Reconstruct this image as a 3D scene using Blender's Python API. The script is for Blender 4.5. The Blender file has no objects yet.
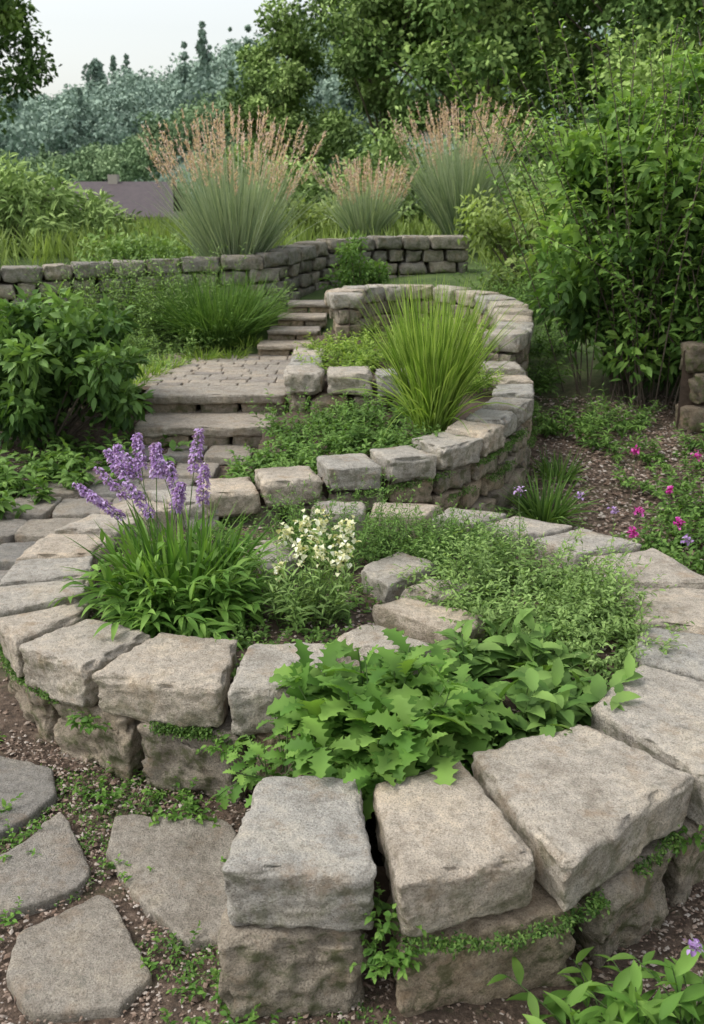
import bpy, math, random
import numpy as np
from mathutils import Vector
rng=np.random.default_rng(11)
random.seed(5)
S=bpy.context.scene
# ---------------------------------------------------------------- helpers
def nrm(a): return a/np.maximum(np.linalg.norm(a,axis=-1,keepdims=True),1e-9)
def vn(P,seed=0):
    i=np.floor(P).astype(np.int64); f=P-i; f=f*f*(3-2*f)
    def h(a,b,c):
        n=a*374761393+b*668265263+c*1440662683+seed*1274126177
        n=(n^(n>>13))*1274126177; n=n^(n>>16)
        return (n&0xffff)/65535.
    x,y,z=i[:,0],i[:,1],i[:,2]; r=0
    for a in (0,1):
        wa=f[:,0] if a else 1-f[:,0]
        for b in (0,1):
            wb=f[:,1] if b else 1-f[:,1]
            for c in (0,1):
                wc=f[:,2] if c else 1-f[:,2]
                r=r+wa*wb*wc*h(x+a,y+b,z+c)
    return r
def vn3(P,s): return np.stack([vn(P,s),vn(P,s+17),vn(P,s+31)],1)-.5
def R(a,b,n): return rng.uniform(a,b,n)

class MB:
    def __init__(s): s.V=[];s.T=[];s.F=[];s.M=[];s.n=0
    def add(s,V,F,tone,mat=0):
        V=np.asarray(V,float).reshape(-1,3)
        tone=np.broadcast_to(np.asarray(tone,float),(len(V),))
        s.V.append(V);s.T.append(tone);s.F.append(np.asarray(F)+s.n);s.M.append(mat);s.n+=len(V)
    def build(s,name,mats,smooth=True):
        me=bpy.data.meshes.new(name)
        V=np.concatenate(s.V);T=np.concatenate(s.T)
        me.vertices.add(len(V));me.vertices.foreach_set('co',V.ravel().astype(np.float32))
        li=np.concatenate([f.ravel() for f in s.F]).astype(np.int32)
        tot=np.concatenate([np.full(len(f),f.shape[1]) for f in s.F]).astype(np.int32)
        mi=np.concatenate([np.full(len(f),m) for f,m in zip(s.F,s.M)]).astype(np.int32)
        st=np.concatenate([[0],np.cumsum(tot)[:-1]]).astype(np.int32)
        me.loops.add(len(li));me.loops.foreach_set('vertex_index',li)
        me.polygons.add(len(tot));me.polygons.foreach_set('loop_start',st)
        me.polygons.foreach_set('material_index',mi)
        me.polygons.foreach_set('use_smooth',np.full(len(tot),smooth))
        a=me.attributes.new('tone','FLOAT','POINT');a.data.foreach_set('value',T.astype(np.float32))
        me.update(calc_edges=True);me.validate()
        for m in mats: me.materials.append(m)
        o=bpy.data.objects.new(name,me);S.collection.objects.link(o);return o

# ---------------------------------------------------------------- materials
def newmat(name):
    m=bpy.data.materials.new(name);m.use_nodes=True;nt=m.node_tree;nt.nodes.clear()
    out=nt.nodes.new('ShaderNodeOutputMaterial');return m,nt,out
def N(nt,t,**k):
    n=nt.nodes.new(t)
    for a,b in k.items():
        if a in n.inputs: n.inputs[a].default_value=b
        else: setattr(n,a,b)
    return n
def ramp(nt,fac,stops):
    r=nt.nodes.new('ShaderNodeValToRGB');e=r.color_ramp.elements
    while len(e)<len(stops): e.new(.5)
    for i,(p,c) in enumerate(stops): e[i].position=p;e[i].color=(*c,1)
    nt.links.new(fac,r.inputs[0]);return r.outputs[0]
def mixc(nt,f,a,b,mode='MIX'):
    m=nt.nodes.new('ShaderNodeMix');m.data_type='RGBA';m.blend_type=mode
    for s,v in ((m.inputs[0],f),(m.inputs[6],a),(m.inputs[7],b)):
        if isinstance(v,bpy.types.NodeSocket): nt.links.new(v,s)
        elif isinstance(v,(int,float)): s.default_value=v
        else: s.default_value=(*v,1)
    return m.outputs[2]
def noise(nt,co,scale,det=4,rough=.55):
    n=N(nt,'ShaderNodeTexNoise',Scale=scale,Detail=det,Roughness=rough);nt.links.new(co,n.inputs['Vector']);return n.outputs[0]
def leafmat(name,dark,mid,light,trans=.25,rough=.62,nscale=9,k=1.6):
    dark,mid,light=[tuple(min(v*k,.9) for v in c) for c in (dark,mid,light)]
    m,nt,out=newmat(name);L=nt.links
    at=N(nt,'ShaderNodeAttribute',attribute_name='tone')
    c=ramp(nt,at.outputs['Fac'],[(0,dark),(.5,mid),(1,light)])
    if nscale:
        tc=N(nt,'ShaderNodeTexCoord');nf=noise(nt,tc.outputs['Object'],nscale,1)
        c=mixc(nt,.6,c,ramp(nt,nf,[(.3,(.55,.55,.55)),(.7,(1.4,1.38,1.25))]),'MULTIPLY')
    if trans<=0:
        p=N(nt,'ShaderNodeBsdfDiffuse');L.new(c,p.inputs[0]);L.new(p.outputs[0],out.inputs[0]);return m
    p=N(nt,'ShaderNodeBsdfPrincipled',Roughness=rough);p.inputs['Specular IOR Level'].default_value=.2
    L.new(c,p.inputs['Base Color'])
    t=N(nt,'ShaderNodeBsdfTranslucent');L.new(mixc(nt,1.,c,(1.35,1.4,.65),'MULTIPLY'),t.inputs[0])
    mx=nt.nodes.new('ShaderNodeMixShader');mx.inputs[0].default_value=trans
    L.new(p.outputs[0],mx.inputs[1]);L.new(t.outputs[0],mx.inputs[2]);L.new(mx.outputs[0],out.inputs[0]);return m
def plainmat(name,stops,scale=8,rough=.85,bump=.3,bs=60):
    m,nt,out=newmat(name);L=nt.links;tc=N(nt,'ShaderNodeTexCoord');co=tc.outputs['Object']
    at=N(nt,'ShaderNodeAttribute',attribute_name='tone')
    nf=noise(nt,co,scale,4,.65)
    ad=N(nt,'ShaderNodeMath',operation='MULTIPLY_ADD');L.new(at.outputs['Fac'],ad.inputs[0]);ad.inputs[1].default_value=.6
    sb=N(nt,'ShaderNodeMath',operation='MULTIPLY');L.new(nf,sb.inputs[0]);sb.inputs[1].default_value=.55
    L.new(sb.outputs[0],ad.inputs[2])
    c=ramp(nt,ad.outputs[0],stops)
    p=N(nt,'ShaderNodeBsdfPrincipled',Roughness=rough);L.new(c,p.inputs['Base Color'])
    if bump:
        b=N(nt,'ShaderNodeBump',Strength=bump,Distance=.01);L.new(noise(nt,co,bs,4,.7),b.inputs['Height']);L.new(b.outputs[0],p.inputs['Normal'])
    L.new(p.outputs[0],out.inputs[0]);return m
def stonemat(name,ca,cb,cc,moss=.5,rust=.5):
    m,nt,out=newmat(name);L=nt.links;tc=N(nt,'ShaderNodeTexCoord');co=tc.outputs['Object']
    at=N(nt,'ShaderNodeAttribute',attribute_name='tone')
    base=ramp(nt,at.outputs['Fac'],[(0,ca),(.5,cb),(1,cc)])
    n1=noise(nt,co,6,3,.65);base=mixc(nt,.9,base,ramp(nt,n1,[(.3,(.70,.68,.65)),(.5,(1,1,1)),(.72,(1.18,1.13,1.04))]),'MULTIPLY')
    n2=noise(nt,co,38,4,.75);base=mixc(nt,.9,base,ramp(nt,n2,[(.3,(.64,.62,.59)),(.5,(1,1,1)),(.7,(1.22,1.21,1.18))]),'MULTIPLY')
    n3=noise(nt,co,210,3,.8);base=mixc(nt,.8,base,ramp(nt,n3,[(.33,(.38,.37,.35)),(.47,(1,1,1)),(.66,(1.4,1.4,1.4))]),'MULTIPLY')
    n4=noise(nt,co,10,4,.65);base=mixc(nt,ramp(nt,n4,[(.54,(0,0,0)),(.72,(rust,)*3)]),base,(.35,.235,.135))
    n5=noise(nt,co,17,4,.7);base=mixc(nt,ramp(nt,n5,[(.58,(0,0,0)),(.70,(.45,.45,.45))]),base,(.15,.15,.12))
    ge=N(nt,'ShaderNodeNewGeometry');sx=N(nt,'ShaderNodeSeparateXYZ');L.new(ge.outputs['Normal'],sx.inputs[0])
    mr=N(nt,'ShaderNodeMapRange');L.new(sx.outputs[2],mr.inputs[0]);mr.inputs[1].default_value=.75;mr.inputs[2].default_value=-.1
    mm=N(nt,'ShaderNodeMath',operation='MULTIPLY')
    L.new(mr.outputs[0],mm.inputs[0]);L.new(ramp(nt,n5,[(.40,(moss,)*3),(.52,(0,0,0))]),mm.inputs[1])
    base=mixc(nt,mm.outputs[0],base,(.10,.115,.045))
    p=N(nt,'ShaderNodeBsdfPrincipled',Roughness=.92);p.inputs['Specular IOR Level'].default_value=.2
    L.new(base,p.inputs['Base Color'])
    ad=N(nt,'ShaderNodeMath',operation='MULTIPLY_ADD');L.new(noise(nt,co,45,5,.78),ad.inputs[0]);ad.inputs[1].default_value=2.2;L.new(n3,ad.inputs[2])
    b=N(nt,'ShaderNodeBump',Strength=1.,Distance=.007);L.new(ad.outputs[0],b.inputs['Height'])
    L.new(b.outputs[0],p.inputs['Normal']);L.new(p.outputs[0],out.inputs[0]);return m

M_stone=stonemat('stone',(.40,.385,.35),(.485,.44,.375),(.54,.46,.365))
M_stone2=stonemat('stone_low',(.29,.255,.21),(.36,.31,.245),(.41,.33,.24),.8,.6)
M_back=stonemat('stone_back',(.24,.23,.205),(.31,.29,.25),(.38,.34,.28),.6,.4)
M_flag=stonemat('flag',(.25,.24,.22),(.31,.285,.25),(.36,.32,.265),.3,.35)
M_paver=stonemat('paver',(.33,.30,.265),(.40,.36,.305),(.45,.385,.31),.3,.4)
M_soil=plainmat('soil',[(.25,(.04,.027,.018)),(.5,(.095,.065,.045)),(.75,(.16,.11,.075))],30,.95,.8,90)
M_chip=plainmat('chips',[(.2,(.05,.034,.026)),(.45,(.18,.12,.085)),(.65,(.29,.215,.165)),(.85,(.42,.37,.32))],60,.9,.3)
M_bark=plainmat('bark',[(.2,(.04,.03,.022)),(.8,(.15,.12,.09))],12,.9,.8,25)
M_stem=leafmat('stem',(.03,.05,.015),(.06,.10,.03),(.09,.14,.05),.1,nscale=0)
G=lambda n,a,b,c,t=.25,r=.62,s=9,k=1.6:leafmat(n,a,b,c,t,r,s,k)
M_lime=G('lime',(.038,.072,.012),(.105,.172,.028),(.24,.31,.085),.35,k=1.7)
M_mid=G('midgreen',(.022,.048,.011),(.055,.108,.024),(.11,.178,.046),k=1.85)
M_bright=G('bright',(.019,.052,.010),(.054,.118,.020),(.122,.205,.045),.3,k=1.75)
M_pale=G('palegreen',(.048,.085,.024),(.10,.163,.047),(.19,.268,.095),.25,k=1.7)
M_dark=G('darkgreen',(.018,.042,.011),(.050,.098,.024),(.115,.188,.055),.25,.5,k=1.85)
M_grassy=G('fountain',(.055,.085,.05),(.13,.17,.105),(.27,.305,.21),.25,.6,0,1.8)
M_meadow=G('meadow',(.055,.08,.02),(.11,.15,.042),(.19,.24,.085),.3,.6,1.5,1.9)
M_tree=G('treeleaf',(.020,.036,.012),(.058,.095,.030),(.13,.18,.056),.0,.55,0,2.4)
M_tree2=G('treeleaf_light',(.038,.06,.021),(.10,.145,.048),(.18,.24,.085),.0,.6,0,2.2)
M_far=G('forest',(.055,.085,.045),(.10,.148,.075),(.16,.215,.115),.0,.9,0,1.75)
M_far2=G('forest_haze_tint',(.12,.165,.135),(.18,.24,.19),(.25,.32,.25),.0,.95,0,1.4)  # aerial haze painted into the base colours, paler with distance in mind
M_plume=G('plume',(.30,.21,.19),(.46,.34,.31),(.62,.49,.45),.35,.8,0,1.35)
M_purple=G('purple',(.24,.13,.34),(.38,.25,.50),(.56,.43,.68),.25,.6,0,1.15)
M_white=G('whitefl',(.60,.58,.30),(.80,.80,.62),(.85,.85,.78),.2,.6,0,1)
M_pink=G('pink',(.38,.02,.22),(.55,.05,.34),(.65,.15,.48),.2,.6,0,1)

# ---------------------------------------------------------------- terrain height
def h(x,y):
    x=np.asarray(x,float);y=np.asarray(y,float)
    hl=np.interp(y,[2.6,4.5,6.2,7,8.6,9.6,10.3,12,16,25,50,80],[0,.10,.20,.33,.45,.70,.78,1.12,1.20,.9,-1.5,-3])
    hr=np.interp(y,[3,5,7,9,11,14,25,50,80],[0,.05,.22,.62,1.0,1.22,.9,-1.5,-3])
    t=np.clip((x+.2)/1.0,0,1);return hl*(1-t)+hr*t
def hz(x,y): return float(h(x,y))
def hill(x,y):
    x=np.asarray(x,float);y=np.asarray(y,float)
    t=np.clip((y-85)/125,0,1);t=t*t*(3-2*t)
    top=np.interp(x,[-260,-130,-75,-45,-20,0,60,200],[22,18,14.5,17.5,24,31,38,44])
    sp=6.0*np.exp(-((x+16)/11)**2-((y-118)/20)**2)
    return -3.3+t*top+sp
def axis(a,b,n,k,c=0):
    t=np.linspace(-1,1,n);s=np.sinh(t*k)/np.sinh(k);return c+np.where(s<0,s*(c-a),s*(b-c))
gx=axis(-900,900,221,7.5,0);gy=axis(-60,1500,261,7.5,4)
X,Y=np.meshgrid(gx,gy,indexing='ij');Z=h(X,Y)
P=np.stack([X.ravel(),Y.ravel(),Z.ravel()],1)
P[:,2]+=np.where(np.hypot(P[:,0],P[:,1]-5)<20,(vn(P*2.2,3)-.5)*.03+(vn(P*9,4)-.5)*.012,(vn(P*.2,3)-.5)*.4)-.012
nx,ny=X.shape;I=np.arange(nx*ny).reshape(nx,ny)
Fq=np.stack([I[:-1,:-1].ravel(),I[1:,:-1].ravel(),I[1:,1:].ravel(),I[:-1,1:].ravel()],1)
m,nt,out=newmat('ground');tc=N(nt,'ShaderNodeTexCoord');co=tc.outputs['Object']
v=noise(nt,co,28,5,.75);mul=ramp(nt,v,[(.3,(.035,.025,.017)),(.5,(.11,.075,.052)),(.62,(.18,.13,.095)),(.75,(.28,.23,.18))])
gr=ramp(nt,noise(nt,co,2.5,4,.7),[(.3,(.05,.085,.022)),(.6,(.11,.17,.045)),(.8,(.17,.22,.07))])
sx=N(nt,'ShaderNodeSeparateXYZ');nt.links.new(co,sx.inputs[0])
ad=N(nt,'ShaderNodeMath',operation='MULTIPLY_ADD');nt.links.new(noise(nt,co,1.2,3),ad.inputs[0]);ad.inputs[1].default_value=3;nt.links.new(sx.outputs[1],ad.inputs[2])
mr=N(nt,'ShaderNodeMapRange');nt.links.new(ad.outputs[0],mr.inputs[0]);mr.inputs[1].default_value=8.2;mr.inputs[2].default_value=10.2
base=mixc(nt,mr.outputs[0],mul,gr)
base=mixc(nt,ramp(nt,noise(nt,co,5,5,.7),[(.55,(0,0,0)),(.68,(.6,.6,.6))]),base,(.07,.095,.03))
p=N(nt,'ShaderNodeBsdfPrincipled',Roughness=.95);nt.links.new(base,p.inputs['Base Color'])
b=N(nt,'ShaderNodeBump',Strength=.9,Distance=.015);nt.links.new(noise(nt,co,75,4,.8),b.inputs['Height']);nt.links.new(b.outputs[0],p.inputs['Normal'])
nt.links.new(p.outputs[0],out.inputs[0])
mb=MB();mb.add(P,Fq,.5);mb.build('ground',[m])
hx=np.linspace(-420,420,120);hy=np.linspace(78,420,70);X,Y=np.meshgrid(hx,hy,indexing='ij')
P=np.stack([X.ravel(),Y.ravel(),hill(X,Y).ravel()],1);I=np.arange(120*70).reshape(120,70)
Fq=np.stack([I[:-1,:-1].ravel(),I[1:,:-1].ravel(),I[1:,1:].ravel(),I[:-1,1:].ravel()],1)
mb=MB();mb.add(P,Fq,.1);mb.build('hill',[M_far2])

# ---------------------------------------------------------------- stones
_tp={}
def tmpl(n):
    if n in _tp: return _tp[n]
    e=[-1,-.975,-.93,-.86] if n>8 else [-1,-.93,-.8]
    inner=list(np.linspace(e[-1],-e[-1],max(n-2*len(e)+2,3)))[1:-1]
    t=e+inner+[-a for a in e[::-1]];k=len(t);idx={};V=[];F=[]
    def g(i,j,l):
        if (i,j,l) not in idx: idx[(i,j,l)]=len(V);V.append((t[i],t[j],t[l]))
        return idx[(i,j,l)]
    for ax in range(3):
        for sd in (0,k-1):
            for a in range(k-1):
                for b in range(k-1):
                    q=[]
                    for (u,w) in ((a,b),(a+1,b),(a+1,b+1),(a,b+1)):
                        c=[0,0,0];c[ax]=sd;c[(ax+1)%3]=u;c[(ax+2)%3]=w;q.append(g(*c))
                    F.append(q if sd else q[::-1])
    _tp[n]=(np.array(V,float),np.array(F));return _tp[n]
SEED=[0]
def stone(mb,quad,zt,th,n=14,r=.018,amp=1.,tone=None,mat=0,inset=.008,taper=.03,rock=.018,rugged=0.):
    V,F=tmpl(n);q=np.array(quad,float);c=q.mean(0)
    q=c+(q-c)*(1-inset/np.linalg.norm(q-c,axis=1,keepdims=True))
    hx=(np.linalg.norm(q[1]-q[0])+np.linalg.norm(q[2]-q[3]))/4;hy=(np.linalg.norm(q[3]-q[0])+np.linalg.norm(q[2]-q[1]))/4
    H=np.array([hx,hy,th/2]);r=min(r,.45*H.min());p=V*H
    cl=np.clip(p,-(H-r),H-r);d=p-cl;ln=np.linalg.norm(d,axis=1);dn=d/np.maximum(ln,1e-9)[:,None]
    ed=(np.abs(d)>1e-6).sum(1)
    p=np.where(ln[:,None]>0,cl+dn*np.minimum(np.abs(d).max(1),r)[:,None],p)
    s=p/H;a=(s[:,0]+1)/2;b=(s[:,1]+1)/2
    xy=(q[0]*((1-a)*(1-b))[:,None]+q[1]*(a*(1-b))[:,None]+q[2]*(a*b)[:,None]+q[3]*((1-a)*b)[:,None])
    bat=1-taper*(1-s[:,2])/2*random.uniform(.2,2.2);xy=c+(xy-c)*bat[:,None]
    z=zt-th/2+p[:,2]
    tx,ty=random.gauss(0,rock),random.gauss(0,rock);z=z+tx*(xy[:,0]-c[0])+ty*(xy[:,1]-c[1])
    W=np.column_stack([xy,z]);SEED[0]+=1;sd=SEED[0]*13;o=np.array([sd*1.7,sd*.3,sd*.9])
    side=1-np.clip(s[:,2],0,1)**6
    cen=np.array([c[0],c[1],zt-th/2]);out_=nrm(W-cen)
    W=W+vn3(W*6+o,1)*.020*amp*(.35+.65*side)[:,None]+vn3(W*19+o,2)*.013*amp*(.3+.7*side)[:,None]
    if n>9: W=W+vn3(W*50+o,3)*.008*amp*(.4+.6*side)[:,None]+vn3(W*120+o,5)*.0035*amp
    if rugged: # broken rock face: ridges and facets
        rd=np.abs(vn(W*9+o,21)-.5)*2;rd2=np.abs(vn(W*24+o,22)-.5)*2
        W=W-out_*((rd*.030+rd2*.014)*rugged*side)[:,None]
    chip=np.clip(vn(W*22+o,9)-.50,0,1)*(ed>=2)*.065*amp+np.clip(vn(W*60+o,10)-.5,0,1)*(ed>=2)*.022*amp
    W=W-out_*chip[:,None]
    mb.add(W,F,random.random() if tone is None else tone,mat)
def resample(path):
    p=np.array(path,float);p=np.vstack([2*p[0]-p[1],p,2*p[-1]-p[-2]]);o=[]
    for i in range(1,len(p)-2):
        for t in np.linspace(0,1,24,endpoint=False):
            o.append(.5*((2*p[i])+(-p[i-1]+p[i+1])*t+(2*p[i-1]-5*p[i]+4*p[i+1]-p[i+2])*t*t+(-p[i-1]+3*p[i]-3*p[i+1]+p[i+2])*t**3))
    o.append(p[-2]);return np.array(o)
def frame(path):
    d=resample(path);sg=np.r_[0,np.cumsum(np.linalg.norm(np.diff(d[:,:2],axis=0),axis=1))]
    def at(s,off):
        x=np.interp(s,sg,d[:,0]);y=np.interp(s,sg,d[:,1]);z=np.interp(s,sg,d[:,2])
        e=.04;tx=np.interp(min(s+e,sg[-1]),sg,d[:,0])-np.interp(max(s-e,0),sg,d[:,0]);ty=np.interp(min(s+e,sg[-1]),sg,d[:,1])-np.interp(max(s-e,0),sg,d[:,1])
        l=math.hypot(tx,ty) or 1;return (x+ty/l*off,y-tx/l*off,z)
    return at,sg[-1]
def course(mb,path,off0,off1,dz,th,lmin,lmax,n,mat=0,gap=.008,amp=1.,r=.018,jit=.01,phase=None,rugged=0.):
    at,L=frame(path);s=0. if phase is None else -phase*lmin
    while s<L-.03:
        l=random.uniform(lmin,lmax);e=min(s+l,L)
        if L-e<lmin*.5: e=L
        s0=max(s,0)
        if e-s0>.05:
            jo=random.uniform(-jit,jit)
            a,b,c,d=at(s0,off0),at(e,off0),at(e,off1+jo),at(s0,off1+jo)
            zt=at((s0+e)/2,0)[2]+dz+random.uniform(-.006,.006)
            stone(mb,[a[:2],b[:2],c[:2],d[:2]],zt,th,n,r,amp,mat=mat,inset=gap,rugged=rugged)
        s=e
def core(mb,path,off,dz,zb,mat):
    at,L=frame(path);k=60;pts=[at(L*i/k,off) for i in range(k+1)]
    V=[(x,y,z+dz) for x,y,z in pts]+[(x,y,zb) for x,y,z in pts]
    F=[(i,i+1,i+k+2,i+k+1) for i in range(k)];mb.add(V,F,.2,mat)

wall=MB()
caps={
'F1':(.385,[(-.245,2.23),(.025,2.23),(.06,1.80),(-.30,1.82)]),
'F2':(.385,[(.045,2.21),(.29,2.30),(.43,1.88),(.10,1.77)]),
'F3':(.39,[(.31,2.33),(.66,2.49),(.89,2.21),(.47,1.83)]),
'F4':(.385,[(.69,2.57),(.92,2.87),(1.30,2.60),(.92,2.17)]),
'F5':(.38,[(.91,2.92),(1.0,3.17),(1.42,3.02),(1.32,2.64)]),
'F6':(.38,[(1.0,3.20),(1.04,3.55),(1.46,3.52),(1.44,3.06)]),
'F7':(.38,[(1.03,3.58),(.97,3.87),(1.30,3.98),(1.43,3.56)]),
'F8':(.38,[(.95,3.89),(.79,4.11),(1.05,4.26),(1.27,4.0)]),
'F9':(.38,[(.77,4.11),(.58,4.26),(.77,4.45),(1.03,4.27)]),
'F10':(.39,[(.56,4.25),(.35,4.33),(.46,4.55),(.75,4.45)]),
'F11':(.40,[(.33,4.33),(.08,4.36),(.10,4.58),(.44,4.55)]),
'F12':(.41,[(.06,4.36),(-.20,4.37),(-.20,4.58),(.08,4.58)]),
'L1':(.39,[(-.35,3.0),(-.08,3.02),(-.05,2.69),(-.385,2.65)]),
'L2':(.392,[(-.66,3.09),(-.37,3.03),(-.40,2.66),(-.83,2.78)]),
'L3':(.388,[(-.94,3.22),(-.68,3.10),(-.85,2.80),(-1.12,2.99)]),
'L4':(.39,[(-.97,3.38),(-.95,3.24),(-1.14,3.01),(-1.29,3.22)]),
'L5':(.395,[(-1.02,3.60),(-.98,3.40),(-1.31,3.24),(-1.37,3.50)]),
'L6':(.39,[(-1.07,3.85),(-1.02,3.62),(-1.38,3.52),(-1.40,3.80)]),
'L7':(.39,[(-1.04,4.13),(-1.07,3.87),(-1.41,3.82),(-1.36,4.15)]),
'L8':(.395,[(-.95,4.35),(-1.04,4.15),(-1.35,4.18),(-1.23,4.43)]),
'L9':(.41,[(-.81,4.45),(-.93,4.36),(-1.21,4.46),(-1.05,4.66)]),
'L10':(.43,[(-.62,4.46),(-.79,4.46),(-1.03,4.67),(-.78,4.78)]),
'I1':(.38,[(-.45,4.07),(-.27,4.13),(-.20,3.82),(-.36,3.70)]),
'I2':(.39,[(.02,3.70),(.20,3.93),(.36,3.76),(.13,3.50)]),
'I3':(.385,[(.165,3.48),(.31,3.63),(.52,3.57),(.34,3.39)]),
'I4':(.39,[(.06,3.33),(.20,3.43),(.50,3.24),(.38,3.04)]),
'I5':(.385,[(-.07,3.05),(.05,3.19),(.29,3.0),(.17,2.84)])}
TN={'F1':.15,'F2':.8,'F3':.6,'F4':.45,'L1':.4,'L2':.75,'L3':.6}
for k,(zt,q) in caps.items():
    fr=k[0]=='F' and int(k[1:])<6 or k in('L1','L2','L3')
    stone(wall,q,zt,.155,30 if fr else 16,.016,.95,mat=0,inset=.004,tone=TN.get(k,random.uniform(.1,.95)),rock=.012,rugged=.2)
LS=[([(-.27,2.25),(-.02,2.25),(.055,1.82),(-.325,1.785)],.225),([(.07,2.2),(.38,2.25),(.57,1.91),(.09,1.765)],.225),([(.42,2.3),(.70,2.45),(.84,2.13),(.59,1.93)],.225),
    ([(.70,2.5),(.92,2.75),(1.14,2.45),(.86,2.16)],.225)]
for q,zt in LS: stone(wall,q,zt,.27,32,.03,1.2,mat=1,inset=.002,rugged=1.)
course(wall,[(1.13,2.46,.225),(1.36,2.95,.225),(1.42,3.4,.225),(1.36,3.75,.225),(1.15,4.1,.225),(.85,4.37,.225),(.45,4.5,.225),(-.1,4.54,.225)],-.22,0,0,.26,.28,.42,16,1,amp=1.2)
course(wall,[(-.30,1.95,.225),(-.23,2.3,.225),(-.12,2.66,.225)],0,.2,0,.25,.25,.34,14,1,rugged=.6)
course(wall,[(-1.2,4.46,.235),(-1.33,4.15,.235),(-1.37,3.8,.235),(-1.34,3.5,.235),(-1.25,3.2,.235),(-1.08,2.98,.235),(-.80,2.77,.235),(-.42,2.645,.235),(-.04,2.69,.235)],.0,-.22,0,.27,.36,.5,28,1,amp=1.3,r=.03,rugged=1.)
course(wall,[(-.06,3.05,.22),(.2,2.95,.22),(.4,3.1,.22),(.38,3.4,.22),(.3,3.7,.22),(.1,3.85,.22)],-.1,.04,0,.18,.2,.3,10,1)
core(wall,[(-.14,2.6,.2),(-.15,2.2,.2),(-.1,2.05,.2),(.4,2.05,.2),(.7,2.35,.2),(1.05,2.75,.2),(1.22,3.2,.2),(1.2,3.6,.2),(.95,4.1,.2),(.4,4.4,.2),(-.2,4.45,.2)],0,.05,-.05,2)
core(wall,[(-1.0,4.35,.2),(-1.2,4.1,.2),(-1.2,3.7,.2),(-1.1,3.3,.2),(-.9,3.05,.2),(-.6,2.9,.2),(-.2,2.85,.2)],0,.05,-.05,2)
T2=[(-.74,4.60,.45),(-.52,4.64,.49),(-.23,4.72,.53),(.10,4.82,.565),(.38,4.95,.60),(.62,5.2,.62),(.82,5.56,.64),(.96,5.85,.665),(1.03,6.2,.69),(1.02,6.55,.73),(1.0,6.8,.76)]
course(wall,T2,-.13,.15,0,.13,.24,.33,18,0,amp=1.1,jit=.02,rugged=.3)
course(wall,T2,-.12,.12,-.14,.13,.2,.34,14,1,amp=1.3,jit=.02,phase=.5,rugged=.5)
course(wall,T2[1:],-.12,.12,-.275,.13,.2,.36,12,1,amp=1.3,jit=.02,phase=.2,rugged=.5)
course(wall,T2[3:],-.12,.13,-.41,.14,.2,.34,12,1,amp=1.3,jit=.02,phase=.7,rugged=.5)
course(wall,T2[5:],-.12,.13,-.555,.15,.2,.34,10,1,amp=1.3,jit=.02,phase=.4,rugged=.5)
core(wall,T2,0,-.06,-.05,2)
T3=[(1.02,6.86,.90),(1.16,7.2,.93),(1.25,7.66,.96),(1.28,8.2,1.0),(1.16,8.75,1.02),(.85,9.15,1.05),(.45,9.15,1.07),(.12,8.85,1.08),(-.08,8.45,1.08),(-.02,8.15,1.07)]
course(wall,T3,-.14,.15,0,.125,.26,.36,12,0,amp=1.,jit=.02)
for i in range(4): course(wall,T3,-.12,.12,-.13-.125*i,.12,.2,.34,10,1,amp=1.2,jit=.02,phase=random.random(),rugged=.4)
core(wall,T3,0,-.06,.2,2)
wall.build('spiral_stone_wall',[M_stone,M_stone2,M_soil])
w=MB();q=lambda x0,x1,y0,y1:[(x0,y1),(x1,y1),(x1,y0),(x0,y0)]
for x0,x1 in((-.46,-.185),(-.175,.14),(.15,.42)): stone(w,q(x0,x1,6.38,6.7),.72+random.uniform(-.01,.01),.15,18,.02,1.3,mat=0,rugged=.3)
for x0,x1 in((-.42,-.29),(-.28,-.02),(-.01,.25),(.26,.5)): stone(w,q(x0,x1,6.41,6.7),.565,.16,12,.03,1.2,mat=1,rugged=.4)
for x0,x1 in((-.44,-.15),(-.14,.12),(.13,.5)): stone(w,q(x0,x1,6.40,6.7),.40,.16,12,.03,1.2,mat=1,rugged=.4)
for y0,y1 in((6.72,7.05),(7.06,7.4),(7.42,7.8)):
    stone(w,q(-.46,-.2,y0,y1),.70,.15,12,.03,1.1,mat=0);stone(w,q(-.45,-.2,y0,y1),.55,.2,12,.03,1.1,mat=1)
w.build('retaining_stone_wall',[M_stone,M_stone2])
w=MB();B=[(-5.2,9.0,1.16),(-3.6,9.3,1.20),(-2.2,9.8,1.24),(-.98,9.95,1.30),(-.62,10.6,1.34),(-.35,11.0,1.38),(.3,11.3,1.42),(1.3,11.5,1.42)]
course(w,B,-.17,.17,0,.14,.26,.40,12,0,amp=1.2,r=.02,rugged=.3)
for i in range(4): course(w,B,-.14,.14,-.148-.137*i,.132,.18,.36,10,0,amp=1.4,r=.02,jit=.025,phase=random.random(),rugged=.5)
core(w,B,-.05,-.05,.3,1)
w.build('dry_stone_wall',[M_back,M_soil])
w=MB();Bs=[(2.34,6.95,.84),(2.7,7.0,.86),(3.3,6.95,.87),(4.0,6.8,.88)]
for i in range(3): course(w,Bs,-.1,.1,-.225*i,.22,.3,.5,14,0,amp=1.4,r=.025,jit=.02,phase=random.random(),rugged=.8)
core(w,Bs,0,-.05,.0,1)
w.build('low_garden_wall',[stonemat('stone_brown',(.17,.145,.11),(.21,.175,.13),(.25,.20,.145),.9,.5),M_soil])
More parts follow.
